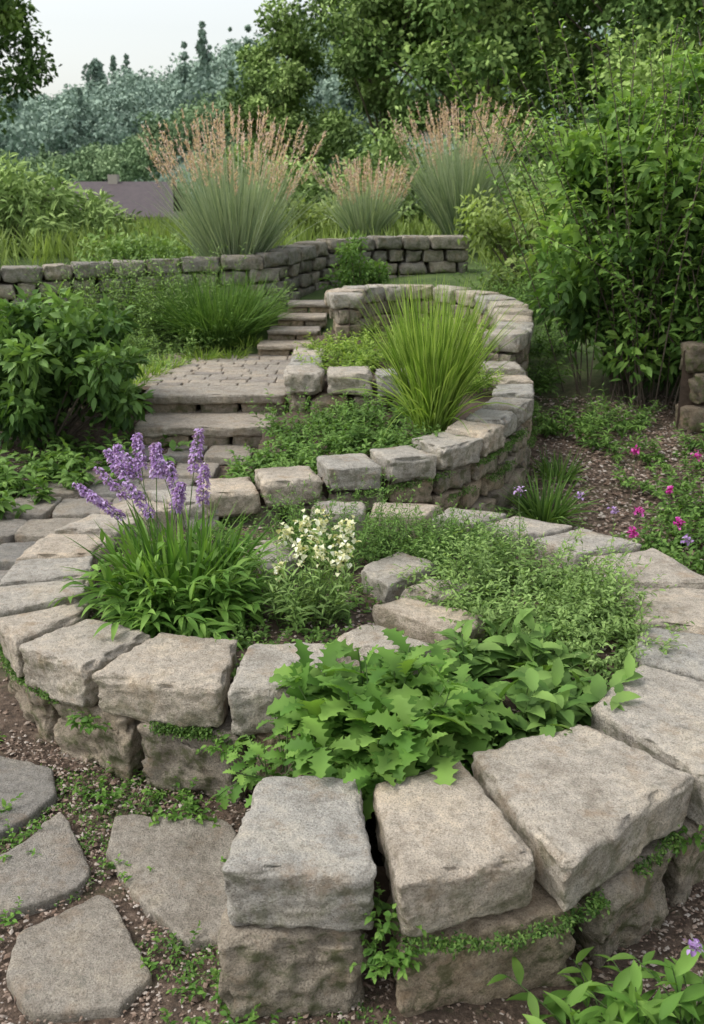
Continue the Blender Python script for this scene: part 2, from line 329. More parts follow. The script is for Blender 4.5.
# ---------------------------------------------------------------- steps and patio
st=MB()
stone(st,q(-1.47,-.52,6.36,6.98),.365,.07,26,.014,.9,mat=0,tone=.7,rock=.003)
stone(st,q(-1.49,-.45,6.80,7.18),.502,.07,26,.014,.9,mat=0,tone=.5,rock=.003)
for x0,x1 in((-1.44,-1.08),(-1.07,-.82),(-.81,-.55)): stone(st,q(x0,x1,6.40,6.95),.30,.15,14,.016,1.,mat=1)
for x0,x1 in((-1.46,-1.1),(-1.09,-.8),(-.79,-.47)): stone(st,q(x0,x1,6.85,7.15),.435,.12,12,.016,1.,mat=1)
st.build('stone_steps',[M_paver,M_stone2])
st=MB()
for i in range(4):
    x0,x1=-.84+.07*i,-.33+.05*i;y0=8.65+.3*i;z=.50+.09*(i+1)
    stone(st,q(x0,x1,y0-.02,y0+.36),z,.04,14,.010,.6,mat=0,rock=.004)
    xm=x0+(x1-x0)*random.uniform(.4,.6)
    for a,b_ in((x0,xm),(xm,x1)): stone(st,q(a,b_,y0+.02,y0+.34),z-.04,.07,10,.012,.8,mat=1)
st.build('stone_steps',[M_paver,M_stone2])
pt=MB();y=7.19;row=0
while y<8.66:
    dy=random.uniform(.11,.135);x=-2.0+(row%2)*.1
    xr=-.48+(.1 if y>7.9 else 0)
    while x<xr:
        dx=random.uniform(.17,.25);e=min(x+dx,xr)
        if e-x>.05: stone(pt,q(x,e,y,y+dy),.497+random.uniform(-.003,.003),.05,7,.007,.3,inset=.003,rock=.006)
        x=e
    y+=dy;row+=1
pt.add([(-2.05,7.1,.484),(-.36,7.1,.484),(-.36,8.7,.484),(-2.05,8.7,.484)],[(0,1,2,3)],.9,1)
pt.build('brick_patio',[M_paver,M_soil])
# ---------------------------------------------------------------- flagstones
def flag(mb,poly,zoff=.022):
    p=np.array(poly,float);c=p.mean(0);n=len(p);B=[]
    for i in range(n):
        a,b=p[i],p[(i+1)%n]
        for t in np.linspace(0,1,14,endpoint=False): B.append(a+(b-a)*t)
    B=np.array(B)
    for _ in range(2): B=(np.roll(B,1,0)+B*2+np.roll(B,-1,0))/4
    SEED[0]+=1;o=SEED[0]*3.3
    B3=np.column_stack([B,np.full(len(B),o)]);B=B+(vn3(B3*9,5)[:,:2])*.022+(vn3(B3*40,6)[:,:2])*.010
    rings=[.02,.2,.4,.6,.78,.9,.96,.985,1.,1.01];zz=[0,0,0,0,0,0,-.001,-.003,-.009,-.05]
    V=[];K=len(B)
    for s,dz in zip(rings,zz):
        r=c+(B-c)*s;V.append(np.column_stack([r,np.full(len(r),hz(*c)+zoff+dz)]))
    V=np.concatenate(V);V[:,2]+=(vn(V*14+o,2)-.5)*.009+(vn(V*45+o,2)-.5)*.005
    F=[]
    for j in range(len(rings)-1):
        a=j*K+np.arange(K);b2=j*K+(np.arange(K)+1)%K;F.append(np.stack([a,a+K,b2+K,b2],1)[:,::-1])
    tn=random.random();mb.add(V,np.concatenate(F),tn)
    V0=V[:K];mb.add(np.vstack([V0.mean(0),V0]),[(0,1+i,1+(i+1)%K) for i in range(K)],tn)
fl=MB()
for poly in [[(-.72,2.58),(-.36,2.55),(-.285,2.06),(-.42,2.03),(-.56,2.18),(-.71,2.4)],
 [(-.88,2.59),(-.72,2.30),(-.76,2.22),(-.94,2.13),(-1.12,2.2),(-1.0,2.38)],
 [(-.99,2.82),(-.92,2.68),(-1.04,2.45),(-1.27,2.43),(-1.4,2.81),(-1.2,2.9)],
 [(-.86,2.06),(-.66,2.22),(-.48,1.92),(-.54,1.82),(-.73,1.80),(-.84,1.92)],
 [(-1.35,2.35),(-1.13,2.35),(-1.2,2.1),(-1.0,2.0),(-.95,1.8),(-1.4,1.85)],
 [(-.7,1.70),(-.45,1.72),(-.3,1.55),(-.4,1.3),(-.75,1.35)],[(-1.4,1.75),(-1.0,1.72),(-.85,1.45),(-1.3,1.35)],
 [(-1.75,2.9),(-1.5,2.85),(-1.45,2.5),(-1.8,2.45)],[(-1.8,3.4),(-1.5,3.35),(-1.45,2.98),(-1.75,3.0)]]:
    flag(fl,poly)
rowy=3.45
for r_ in range(9):
    y0=rowy+r_*.33;cx=np.interp(y0,[3.4,4.6,5.4,6.3],[-1.72,-1.68,-1.45,-1.02])
    for k in range(3):
        x0=cx-.42+k*.3;j=lambda:random.uniform(-.03,.03)
        if x0+.3>-1.36 and y0<4.7: continue
        flag(fl,[(x0+j(),y0+.31+j()),(x0+.28+j(),y0+.31+j()),(x0+.28+j(),y0+j()),(x0+j(),y0+j())],.03)
fl.build('flagstone_path',[M_flag])
# ---------------------------------------------------------------- soil fills
def inpoly(px,py,poly):
    c=np.zeros(len(px),bool);n=len(poly);j=n-1
    for i in range(n):
        xi,yi=poly[i][:2];xj,yj=poly[j][:2]
        t=((yi>py)!=(yj>py))&(px<(xj-xi)*(py-yi)/((yj-yi) or 1e-9)+xi)
        c^=t;j=i
    return c
def soil(poly,zf,step=.05):
    a=np.array(poly);xs=np.arange(a[:,0].min(),a[:,0].max(),step);ys=np.arange(a[:,1].min(),a[:,1].max(),step)
    X,Y=np.meshgrid(xs,ys,indexing='ij');P=np.stack([X.ravel(),Y.ravel(),zf(X.ravel(),Y.ravel())],1)
    P[:,2]+=(vn(P*6,3)-.5)*.04+(vn(P*20,3)-.5)*.02
    I=np.arange(X.size).reshape(X.shape);F=np.stack([I[:-1,:-1].ravel(),I[1:,:-1].ravel(),I[1:,1:].ravel(),I[:-1,1:].ravel()],1)
    cx=P[F].mean(1);F=F[inpoly(cx[:,0],cx[:,1],poly)];return P,F
bed1=[(-.2,2.75),(-.14,2.25),(.35,2.15),(.7,2.45),(.95,2.85),(1.15,3.3),(1.1,3.75),(.85,4.15),(.4,4.42),(-.4,4.5),(-.8,4.5),(-1.1,4.2),(-1.15,3.6),(-.95,3.15),(-.6,2.95)]
bed2=[(-.6,4.7),(-.2,4.75),(.3,4.92),(.6,5.25),(.85,5.7),(.97,6.2),(.98,6.7),(1.15,7.3),(1.2,8.2),(.95,8.95),(.45,9.1),(0,8.75),(-.3,8.4),(-.3,6.5),(-.5,6.4),(-.55,5.6)]
def zb2(x,y):
    return np.where((y>6.5)|(x>.45),np.interp(y,[4.7,6,6.6,8,9],[.47,.58,.62,.68,.74]),np.interp(y,[4.7,6.4],[.40,.44]))
so=MB();P,F=soil(bed1,lambda x,y:np.full_like(x,.30));so.add(P,F,.3);P,F=soil(bed2,zb2);so.add(P,F,.3)
so.build('planting_bed_soil',[M_soil])
def chips(mb,x,y,z,smin,smax):
    n=len(x);o=np.array([(1,0,0),(0,1,0),(-1,0,0),(0,-1,0),(0,0,1),(0,0,-1)],float)
    sc=R(smin,smax,(n,1))*np.column_stack([R(.5,1.5,n),R(.5,1.1,n),R(.25,.7,n)])
    a=R(0,6.28,n);ca,sa=np.cos(a),np.sin(a);V=o[None]*sc[:,None]+rng.normal(0,.18,(n,6,3))*sc[:,None]
    Vx=V[...,0]*ca[:,None]-V[...,1]*sa[:,None];Vy=V[...,0]*sa[:,None]+V[...,1]*ca[:,None]
    Vz=V[...,2]+V[...,0]*R(-.4,.4,(n,1))
    W=np.stack([Vx+x[:,None],Vy+y[:,None],Vz+z[:,None]],-1).reshape(-1,3)
    f=np.array([(0,1,4),(1,2,4),(2,3,4),(3,0,4),(1,0,5),(2,1,5),(3,2,5),(0,3,5)])
    F=(f[None]+6*np.arange(n)[:,None,None]).reshape(-1,3);mb.add(W,F,np.repeat(rng.random(n),6))
gv=MB()
def scat(n,x0,x1,y0,y1,zf,a,b,poly=None):
    x=R(x0,x1,n);y=R(y0,y1,n)
    if poly is not None: k=inpoly(x,y,poly);x,y=x[k],y[k]
    chips(gv,x,y,zf(x,y)+R(-.004,.006,len(x)),a,b)
scat(36000,-1.7,1.9,1.25,3.0,h,.003,.008);scat(1300,-1.7,1.9,1.25,3.0,h,.007,.014)
scat(12000,.9,3.2,2.6,4.6,h,.004,.012);scat(12000,.6,3.4,4.4,7.6,h,.006,.016);scat(5000,-2.4,-.9,2.6,6.4,h,.005,.012)
scat(9000,-1.2,1.2,2.2,4.5,lambda x,y:np.full_like(x,.305),.004,.011,bed1)
gv.build('mulch_gravel',[M_chip],smooth=False)

# ---------------------------------------------------------------- vegetation toolkit
def ribbons(mb,base,d,L,W,droop,prof,fold=.18,tone=.5,mat=0,flat=False,roll=.6,tonetip=0.,curl=0.):
    n=len(base);Rn=len(prof);d=nrm(np.asarray(d,float));up=np.array([0,0,1.])
    L=np.broadcast_to(L,(n,)).astype(float);W=np.broadcast_to(W,(n,)).astype(float);droop=np.broadcast_to(droop,(n,)).astype(float)
    side=np.cross(d,up);bad=np.linalg.norm(side,axis=1)<.05;side[bad]=rng.normal(size=(bad.sum(),3));side=nrm(side)
    a=rng.uniform(-roll,roll,n)[:,None];nr=np.cross(side,d);side=nrm(side*np.cos(a)+nr*np.sin(a))
    P=base.astype(float).copy();rows=[];tn=[];tone=np.broadcast_to(tone,(n,))
    for k in range(Rn):
        sd=nrm(side-d*(side*d).sum(1,keepdims=True));nr=np.cross(sd,d);w=(W*prof[k])[:,None]
        if flat: rows.append(np.stack([P-sd*w/2,P+sd*w/2],1))
        else: rows.append(np.stack([P-sd*w/2+nr*fold*w,P,P+sd*w/2+nr*fold*w],1))
        tn.append(tone+tonetip*k/(Rn-1))
        d=nrm(d+np.array([0,0,-1.])*(droop/(Rn-1))[:,None]+(sd*curl*rng.normal(size=(n,1)) if curl else 0));P=P+d*(L/(Rn-1))[:,None]
    c=2 if flat else 3
    V=np.stack(rows,1).reshape(n,Rn*c,3);T=np.repeat(np.stack(tn,1),c,axis=1)
    f=[]
    for k in range(Rn-1):
        for j in range(c-1): f.append((k*c+j,k*c+j+1,(k+1)*c+j+1,(k+1)*c+j))
    f=np.array(f);F=(f[None]+Rn*c*np.arange(n)[:,None,None]).reshape(-1,4)
    mb.add(V.reshape(-1,3),F,np.clip(T.ravel(),0,1),mat);return P
LEAF=[.12,.75,1.,.8,.42,.03];LEAF3=[.15,1.,.75,.05];BLADE=[.7,1.,.95,.8,.5,.05];LANCE=[.2,.7,1.,.95,.7,.35,.04]
LOBE=[.10,.12,.30,.66,.34,.42,.92,.48,.55,1.,.55,.50,.80,.42,.30,.38,.05]
SERR=[.15,.5,.75,.68,.97,.86,1.,.84,.84,.62,.5,.25,.04]
LEAF2=[.1,1.,.1]
def tubes(mb,paths,r0,r1,mat=0,tone=.5,k=4):
    n,K,_=paths.shape;tg=np.gradient(paths,axis=1);tg=nrm(tg);ref=np.array([.31,.95,.07]);s=nrm(np.cross(tg,ref));u=np.cross(s,tg)
    t=np.linspace(0,1,K);r0=np.broadcast_to(r0,(n,));r1=np.broadcast_to(r1,(n,));r=(r0[:,None]*(1-t)+r1[:,None]*t)[...,None]
    V=np.stack([paths+r*(s*math.cos(a)+u*math.sin(a)) for a in np.linspace(0,2*math.pi,k,endpoint=False)],2)
    f=[]
    for i in range(K-1):
        for j in range(k): f.append((i*k+j,i*k+(j+1)%k,(i+1)*k+(j+1)%k,(i+1)*k+j))
    F=(np.array(f)[None]+K*k*np.arange(n)[:,None,None]).reshape(-1,4);mb.add(V.reshape(-1,3),F,tone,mat)
def stems(n,c,br,tilt,hmin,hmax,K=7,droop=.5,tmin=0.):
    a=R(0,2*math.pi,n);rr=br*np.sqrt(rng.random(n));t=tmin+(tilt-tmin)*np.sqrt(rng.random(n))
    b=np.stack([c[0]+rr*np.cos(a),c[1]+rr*np.sin(a),np.full(n,c[2])],1);a2=a+rng.normal(0,.5,n)
    d=np.stack([np.sin(t)*np.cos(a2),np.sin(t)*np.sin(a2),np.cos(t)],1);L=R(hmin,hmax,n);P=[b];w=rng.normal(0,.05,(n,3))
    for k in range(K-1):
        d=nrm(d+np.array([0,0,-1.])*droop*(k/K)*np.sin(t)[:,None]/K*3+w);P.append(P[-1]+d*(L/(K-1))[:,None])
    return np.stack(P,1)
def leafy(mb,c,br,tilt,hmin,hmax,ns,lps,lL,lW,prof=LEAF,droop=.6,fold=.18,lm=0,sm=1,sr=.002,start=.15,out=1.,upb=.35,sd=.5,tone=(.2,.9),jit=.25,tmin=0.,roll=.6):
    st=stems(ns,c,br,tilt,hmin,hmax,droop=sd,tmin=tmin);tubes(mb,st,sr,sr*.5,sm,.5,3)
    K=st.shape[1];m=ns*lps;i=np.repeat(np.arange(ns),lps);t=start+(1-start)*np.tile((np.arange(lps)+.5)/lps,ns)+rng.normal(0,.02,m);t=np.clip(t,0,.999)*(K-1)
    k=t.astype(int);f=(t-k)[:,None];pos=st[i,k]*(1-f)+st[i,k+1]*f;dr=nrm(st[i,k+1]-st[i,k])
    ph=np.tile(np.arange(lps)*2.4,ns)+np.repeat(R(0,6.28,ns),lps)+rng.normal(0,.3,m)
    rad=np.stack([np.cos(ph),np.sin(ph),np.zeros(m)],1)
    tt=t/(K-1);dd=nrm(rad*out+dr*(upb+.6*tt**3)[:,None]+rng.normal(0,jit,(m,3)));sc=(1-.45*tt)*R(.7,1.15,m)
    tn=np.clip(R(*tone,m)*.6+.4*tt,0,1)
    ribbons(mb,pos,dd,lL*sc,lW*sc,droop,prof,fold,tn,lm,tonetip=.12,roll=roll);return st
def grass(mb,c,br,tilt,hmin,hmax,n,w,droop,mat=0,tone=(.1,.9),prof=BLADE,pw=.7):
    st=R(0,2*math.pi,n);rr=br*np.sqrt(rng.random(n));b=np.stack([c[0]+rr*np.cos(st),c[1]+rr*np.sin(st),np.full(n,c[2])],1)
    t=tilt*rng.random(n)**pw;a2=st+rng.normal(0,.4,n);d=np.stack([np.sin(t)*np.cos(a2),np.sin(t)*np.sin(a2),np.cos(t)],1)
    return ribbons(mb,b,d,R(hmin,hmax,n),w*R(.7,1.2,n),droop*R(.5,1.5,n)*(.3+t/max(tilt,.01)),list(np.interp(np.linspace(0,5,9),range(6),prof)),0,R(*tone,n),mat,flat=True,roll=1.2,tonetip=.15,curl=.03)
def cloud(mb,cs,rs,per,lL,lW,mat=0,prof=LEAF3,tone0=.5,sq=(1,1,.8),droop=.4,dens=.45,flat=False,topl=.25):
    n=len(cs);i=np.repeat(np.arange(n),per);m=n*per
    v=nrm(rng.normal(size=(m,3)));rad=(rng.random(m)**dens)*rs[i]
    pos=cs[i]+v*rad[:,None]*np.array(sq)
    d=nrm(v*.7+rng.normal(0,.55,(m,3))+np.array([0,0,-.05]))
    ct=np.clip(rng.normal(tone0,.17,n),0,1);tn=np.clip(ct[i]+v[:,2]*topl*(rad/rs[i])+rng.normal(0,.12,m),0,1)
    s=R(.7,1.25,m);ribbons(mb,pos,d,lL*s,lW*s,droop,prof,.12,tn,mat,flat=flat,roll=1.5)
def blob(center,r,n,rmin,rmax,shell=.5,flo=None):
    v=nrm(rng.normal(size=(n,3)));rad=rng.random(n)**shell;P=np.array(center)+v*rad[:,None]*np.array(r)
    P+=rng.normal(0,.06,(n,3))*np.array(r)
    if flo is not None: P[:,2]=np.maximum(P[:,2],flo)
    return P,R(rmin,rmax,n)
def tree(name,x,y,z0,H,rad,leaf,ncl=70,per=260,cb=.25,seedtone=.5,cr=(.12,.24),lL=.16,top=.8):
    mb=MB();cz=z0+H*(cb+1)/2;hz_=H*(1-cb)/2
    P,rs=blob((x,y,cz),(rad,rad,hz_),ncl,rad*cr[0]*1.3,rad*cr[1]*1.5,shell=.42)
    t=np.clip((P[:,2]-(z0+H*cb))/(H*(1-cb)),0,1);k=1.05-top*.6*t**1.6;P[:,0]=x+(P[:,0]-x)*k;P[:,1]=y+(P[:,1]-y)*k
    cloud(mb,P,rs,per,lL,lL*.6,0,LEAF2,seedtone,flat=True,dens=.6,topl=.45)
    K=9;tt=np.linspace(0,1,K);tr=np.stack([x+np.sin(tt*3)*.12*rad*.3,y+np.cos(tt*2.3)*.08*rad*.3,z0-.3+tt*(H*.85)],1)[None]
    tubes(mb,tr,H*.018,H*.003,1,.4,8)
    sel=rng.choice(len(P),min(26,len(P)),replace=False);paths=[]
    for j in sel:
        e=P[j];s0=np.array([x,y,max(z0+H*.12,e[2]-np.hypot(e[0]-x,e[1]-y)*.9-.3)]);mid=(s0+e)/2+np.array([0,0,.12*rad])
        u=np.linspace(0,1,6)[:,None];paths.append(s0*(1-u)**2+2*mid*u*(1-u)+e*u*u)
    tubes(mb,np.array(paths),H*.005,H*.001,1,.4,5)
    return mb.build(name,[leaf,M_bark],smooth=False)

# ================================================================= plants in the lower bed
mb=MB();c=(-.66,3.52,.30)
leafy(mb,(c[0]+.02,c[1]-.08,c[2]),.17,1.1,.18,.36,110,11,.14,.036,LANCE,1.0,.2,0,1,.002,.05,.8,.7)
grass(mb,(c[0],c[1],c[2]),.17,.65,.26,.46,260,.017,.7,0,prof=[.6,1,1,.8,.5,.05])
tips=[(-1.00,3.72,.80),(-.95,3.70,.88),(-.89,3.62,.92),(-.82,3.66,.95),(-.735,3.60,.93),(-.69,3.58,.86),(-.58,3.66,.97),(-.55,3.55,.86),(-.84,3.52,.80),(-1.05,3.6,.77),(-.78,3.75,.88),(-.91,3.8,.84),(-.63,3.5,.80),(-.97,3.5,.76)]
for tp in tips:
    tp=np.array(tp);b0=np.array([c[0]+random.uniform(-.1,.08),c[1]+random.uniform(-.1,.1),.32]);u=np.linspace(0,1,9)[:,None]
    mid=np.array([(b0[0]*.6+tp[0]*.4),(b0[1]*.6+tp[1]*.4),b0[2]+(tp[2]-b0[2])*.6]);pa=b0*(1-u)**2+2*mid*u*(1-u)+tp*u*u
    tubes(mb,pa[None],.0028,.0015,1,.6,4);m=200;L=random.uniform(.11,.18);t=rng.random(m);dirv=nrm((tp-pa[-3])[None])[0]
    pos=tp-dirv*(t*L)[:,None];ph=R(0,6.28,m);rad=np.stack([np.cos(ph),np.sin(ph),R(-.2,.5,m)],1)
    w=.021*(.3+.7*np.sin(np.clip(t*1.1,0,1)*2.2))[:,None];whorl=(np.sin(t*42)*.5+.5)[:,None]
    ribbons(mb,pos+rad*w*(.4+.6*whorl)*.8,rad,R(.012,.020,m),R(.009,.015,m),.8,LEAF3,.3,rng.random(m),2)
mb.build('purple_salvia',[M_bright,M_stem,M_purple])
mb=MB();c=(-.17,3.36,.30)
leafy(mb,c,.12,.5,.16,.32,50,16,.07,.013,LANCE,.6,.2,0,1,.0018,.1,.8,.5)
for e in np.array([(-.25,3.5,.60),(-.17,3.46,.655),(-.105,3.44,.67),(-.05,3.42,.62),(-.01,3.45,.63),(-.19,3.4,.57),(-.11,3.38,.57),(-.27,3.38,.50),(-.05,3.36,.54),(-.14,3.5,.6),(-.02,3.38,.58)]):
    m=34;pos=e+rng.normal(0,1,(m,3))*np.array([.012,.012,.024]);ribbons(mb,pos,rng.normal(size=(m,3))+[0,0,.3],R(.014,.027,m),R(.014,.023,m),.8,LEAF3,.3,rng.random(m)**1.5,2)
    u=np.linspace(0,1,5)[:,None];b0=np.array([c[0],c[1],.33]);tubes(mb,(b0*(1-u)+e*u)[None],.0022,.0016,1,.6,3)
    m=14;t=rng.random(m)[:,None];ribbons(mb,b0*(1-t)+e*t,rng.normal(size=(m,3))+[0,0,.6],.05,.010,.5,LANCE,.2,R(.4,1,m),0)
mb.build('white_snapdragon',[M_pale,M_stem,M_white])
mb=MB();c=(.09,2.50,.28)
leafy(mb,c,.15,.92,.13,.30,80,7,.19,.12,LOBE,1.0,.14,0,1,.004,.30,.9,.6,roll=.5,jit=.3,tone=(.0,1.))
leafy(mb,c,.18,1.2,.06,.14,36,6,.15,.09,LOBE,.8,.14,0,1,.004,.30,.9,.6,roll=.5,jit=.3,tone=(.0,.5))
leafy(mb,(-.20,2.38,.26),.05,1.2,.10,.2,12,6,.09,.06,LOBE,1.2,.12,0,1,.003,.3,.9,.4,roll=.4)
mb.build('oak_leaf_plant',[M_bright,M_stem])
mb=MB();c=(.50,2.76,.28)
leafy(mb,c,.20,1.1,.12,.23,70,8,.15,.066,SERR,1.0,.14,0,1,.003,.25,.9,.55,roll=.5,tone=(.0,1.))
mb.build('broad_leaf_plant',[M_mid,M_stem])
mb=MB();c=(.66,3.45,.28)
leafy(mb,c,.27,1.1,.20,.38,350,24,.038,.015,LEAF3,.6,.2,0,1,.0012,.1,.9,.4,jit=.35)
leafy(mb,(.82,3.15,.28),.2,1.1,.12,.26,190,20,.036,.015,LEAF3,.6,.2,0,1,.0012,.1,.9,.4,jit=.35)
u=np.linspace(0,1,6)[:,None];e=np.array([.64,3.62,.74]);tubes(mb,(np.array([.65,3.5,.3])*(1-u)+e*u)[None],.002,.001,1,.5,4)
m=30;ribbons(mb,e+rng.normal(0,.008,(m,3)),rng.normal(size=(m,3)),.012,.008,.5,LEAF3,.3,rng.random(m),2)
mb.build('herb_mound',[M_pale,M_stem,M_purple])
mb=MB()
for cx,cy,r,hh,n in((-.04,4.05,.17,.42,140),(.22,4.05,.16,.28,90),(.50,3.98,.2,.26,130),(-.22,4.15,.12,.3,60),(.38,4.15,.15,.25,60)):
    leafy(mb,(cx,cy,.28),r,.8,hh*.5,hh,n,24,.036,.010,LEAF3,.5,.2,0,1,.0012,.15,.9,.5,jit=.35)
mb.build('fennel_plant',[M_mid,M_stem])
mb=MB()
for cx,cy,n in((-.02,3.32,36),(-.38,3.45,46),(-.12,3.7,46),(-.45,3.2,46),(-.75,3.95,50),(-.5,4.0,50),(.75,3.75,50),(.9,3.4,40),(-.95,3.6,36),(-.9,4.1,40),(-.3,3.9,40),(-.05,3.55,34),(-.6,4.25,50),(.9,3.0,40),(.75,2.7,30),(.25,2.45,26),(-.2,3.15,36),(-.25,3.6,36),(.93,3.7,30),(-.42,3.7,40),(.05,2.95,20),(-.35,3.08,26),(.6,2.55,20)):
    leafy(mb,(cx,cy,.28),.15,1.1,.05,.14,n,10,.034,.018,LEAF3,.6,.2,0,1,.0012,.15,.9,.5)
mb.build('ground_cover_plant',[M_mid,M_stem])
# ================================================================= second tier plants
mb=MB();grass(mb,(.46,5.55,.54),.10,.34,.58,.92,560,.0085,.60);grass(mb,(.46,5.55,.54),.10,.6,.45,.72,260,.0085,1.0);mb.build('lime_grass_clump',[M_lime])
mb=MB()
for cx,cy,z,r,hh,n in((-.38,5.9,.40,.13,.34,40),(-.2,5.5,.42,.2,.2,60),(-.42,5.2,.40,.15,.18,56),(.1,5.35,.46,.2,.2,60),(-.05,6.1,.44,.18,.2,60),(.25,5.9,.5,.15,.3,50),(-.5,4.95,.4,.12,.15,40),(.35,5.2,.5,.14,.18,50),(-.15,5.05,.42,.15,.14,40),(.05,5.7,.45,.2,.18,50)):
    leafy(mb,(cx,cy,z),r,1.0,hh*.5,hh,n,14,.055,.022,LEAF3,.6,.2,0,1,.0014,.15,.9,.5)
mb.build('low_perennial',[M_mid,M_stem])
mb=MB()
for cx,cy,z,r,hh,n in((-.1,7.1,.60,.22,.26,80),(.2,7.4,.64,.25,.24,80),(-.1,7.7,.64,.2,.22,60),(.65,6.9,.64,.2,.4,70),(.7,8.0,.68,.3,.3,80),(.3,8.2,.68,.3,.18,60),(.8,6.3,.62,.1,.25,40),(.5,7.4,.64,.25,.24,60)):
    leafy(mb,(cx,cy,z),r,.9,hh*.5,hh,n,14,.06,.022,LEAF3,.6,.2,0,1,.0015,.15,.9,.5)
mb.build('low_perennial',[M_lime,M_stem])
def fountain(x,y,z,H,tilt,n,np_=150):
    mb=MB();grass(mb,(x,y,z),.09,tilt,H*.55,H*.97,n,.011,.38,0,pw=.75)
    a=R(0,6.28,np_);t=tilt*.88*rng.random(np_)**.6;d=np.stack([np.sin(t)*np.cos(a),np.sin(t)*np.sin(a),np.cos(t)],1)
    b=np.stack([x+.08*np.cos(a),y+.08*np.sin(a),np.full(np_,z)],1)
    e=ribbons(mb,b,d,R(.68,1.0,np_)*H,.006,.22*(t/tilt+.2),[1]*7,0,.7,0,flat=True)
    m=np_*34;i=np.repeat(np.arange(np_),34);s=rng.random(m);dd=nrm(d+np.array([0,0,-.20])*(t/tilt)[:,None])
    pos=e[i]+dd[i]*((s-.7)*.24)[:,None];ribbons(mb,pos,dd[i]+rng.normal(0,.34,(m,3)),R(.02,.05,m),.010,.5,LEAF3,.1,rng.random(m),1,flat=True)
    mb.build('ornamental_fountain_grass',[M_grassy,M_plume])
fountain(-1.2,10.35,.85,1.52,.52,1700,210)
fountain(.18,13.0,1.15,1.0,.56,1000,130)
fountain(1.38,13.0,1.15,1.55,.52,1700,210)
# ================================================================= left side plants
def shrub(name,c,r,n,rmin,rmax,per,lL,lW,mat,prof=LEAF,tone=.45,flo=None,sq=(1,1,.9),shell=.4,topl=.35,droop=.5):
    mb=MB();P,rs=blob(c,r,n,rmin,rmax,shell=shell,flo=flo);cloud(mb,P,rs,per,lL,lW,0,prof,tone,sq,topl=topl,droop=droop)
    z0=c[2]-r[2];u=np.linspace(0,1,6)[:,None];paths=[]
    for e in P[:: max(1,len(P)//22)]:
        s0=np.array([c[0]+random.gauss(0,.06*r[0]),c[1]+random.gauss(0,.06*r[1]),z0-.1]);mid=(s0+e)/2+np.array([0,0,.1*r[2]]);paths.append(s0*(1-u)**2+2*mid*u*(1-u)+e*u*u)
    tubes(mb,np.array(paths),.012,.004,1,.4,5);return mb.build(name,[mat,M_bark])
shrub('rhododendron_shrub',(-2.08,6.5,.72),(.68,.6,.46),80,.10,.17,100,.085,.036,M_dark,flo=.3,tone=.5)
mb=MB()
for cx,cy,n in((-1.95,5.3,36),(-1.62,5.75,26),(-2.3,5.6,36),(-1.75,6.05,20),(-2.2,4.8,20),(-1.35,6.2,10),(-2.0,5.8,24)):
    leafy(mb,(cx,cy,hz(cx,cy)),.2,1.1,.12,.26,n,9,.12,.05,LEAF,.8,.2,0,1,.003,.2,.9,.5)
mb.build('hosta_plant',[M_mid,M_stem])
mb=MB();grass(mb,(-1.22,9.1,.55),.28,.75,.40,.72,1500,.010,.6,0);leafy(mb,(-1.22,9.1,.5),.3,.9,.35,.62,150,22,.055,.012,LANCE,.5,.2,0,0,.002)
mb.build('lavender_mound',[M_mid])
mb=MB()
for cx,cy,hh,n in((-1.95,9.1,.85,80),(-1.65,9.35,.95,80),(-2.3,9.2,.85,80),(-2.6,9.0,.6,70),(-1.7,8.7,.4,50),(-2.9,8.6,.5,60),(-1.65,8.2,.2,36),(-1.8,7.8,.22,46),(-2.1,7.6,.3,50),(-1.0,9.55,.5,46),(-2.2,8.2,.3,50)):
    leafy(mb,(cx,cy,hz(cx,cy)),.3,.7,hh*.5,hh,n,20,.07,.020,LEAF3,.5,.2,0,1,.003,.1,.9,.5)
mb.build('wild_perennial',[M_pale,M_stem])
mb=MB()
for cx,cy,z,n in((-1.68,7.3,.48,60),(-1.62,7.7,.48,60),(-1.55,8.1,.48,60),(-1.3,8.5,.48,70),(-1.05,8.62,.48,50),(-1.7,6.9,.4,40),(-.25,8.5,.55,40),(-.95,8.9,.55,40)):
    grass(mb,(cx,cy,z),.14,1.0,.06,.15,n*3,.008,.9,0)
mb.build('grass_tuft',[M_lime])
# ================================================================= right side plants
mb=MB()
for cx,cy,n,tl in((2.3,7.5,44,.36),(1.95,7.7,22,.32),(2.8,7.3,36,.36),(2.4,8.1,30,.36),(3.1,7.9,20,.4)):
    leafy(mb,(cx,cy,.15),.22,tl,1.9,3.05,n,90,.115,.044,LEAF3,.9,.18,0,1,.007,.25,.9,.35,sd=.35,jit=.35,tone=(.25,1.))
P,rs=blob((2.40,7.6,1.55),(1.05,.6,1.12),170,.15,.27,flo=.6);cloud(mb,P,rs,100,.10,.042,0,LEAF3,.48,topl=.5)
mb.build('tall_leafy_shrub',[G('shrubleaf',(.020,.044,.011),(.058,.112,.026),(.14,.22,.055),.3,.55,k=2.0),M_bark])
mb=MB()
for cx,cy,hh,n in((1.55,6.9,.32,44),(1.35,7.7,.5,60),(1.75,6.5,.24,24),(1.6,8.5,.6,70),(1.5,9.5,.75,80),(2.0,9.8,.9,90),(1.9,7.0,.3,30),(2.5,6.5,.22,30)):
    leafy(mb,(cx,cy,hz(cx,cy)),.18,1.0,hh*.5,hh,n,16,.08,.022,LEAF3,.7,.2,0,1,.003,.1,.9,.5)
mb.build('fern_plant',[M_mid,M_stem])
mb=MB()
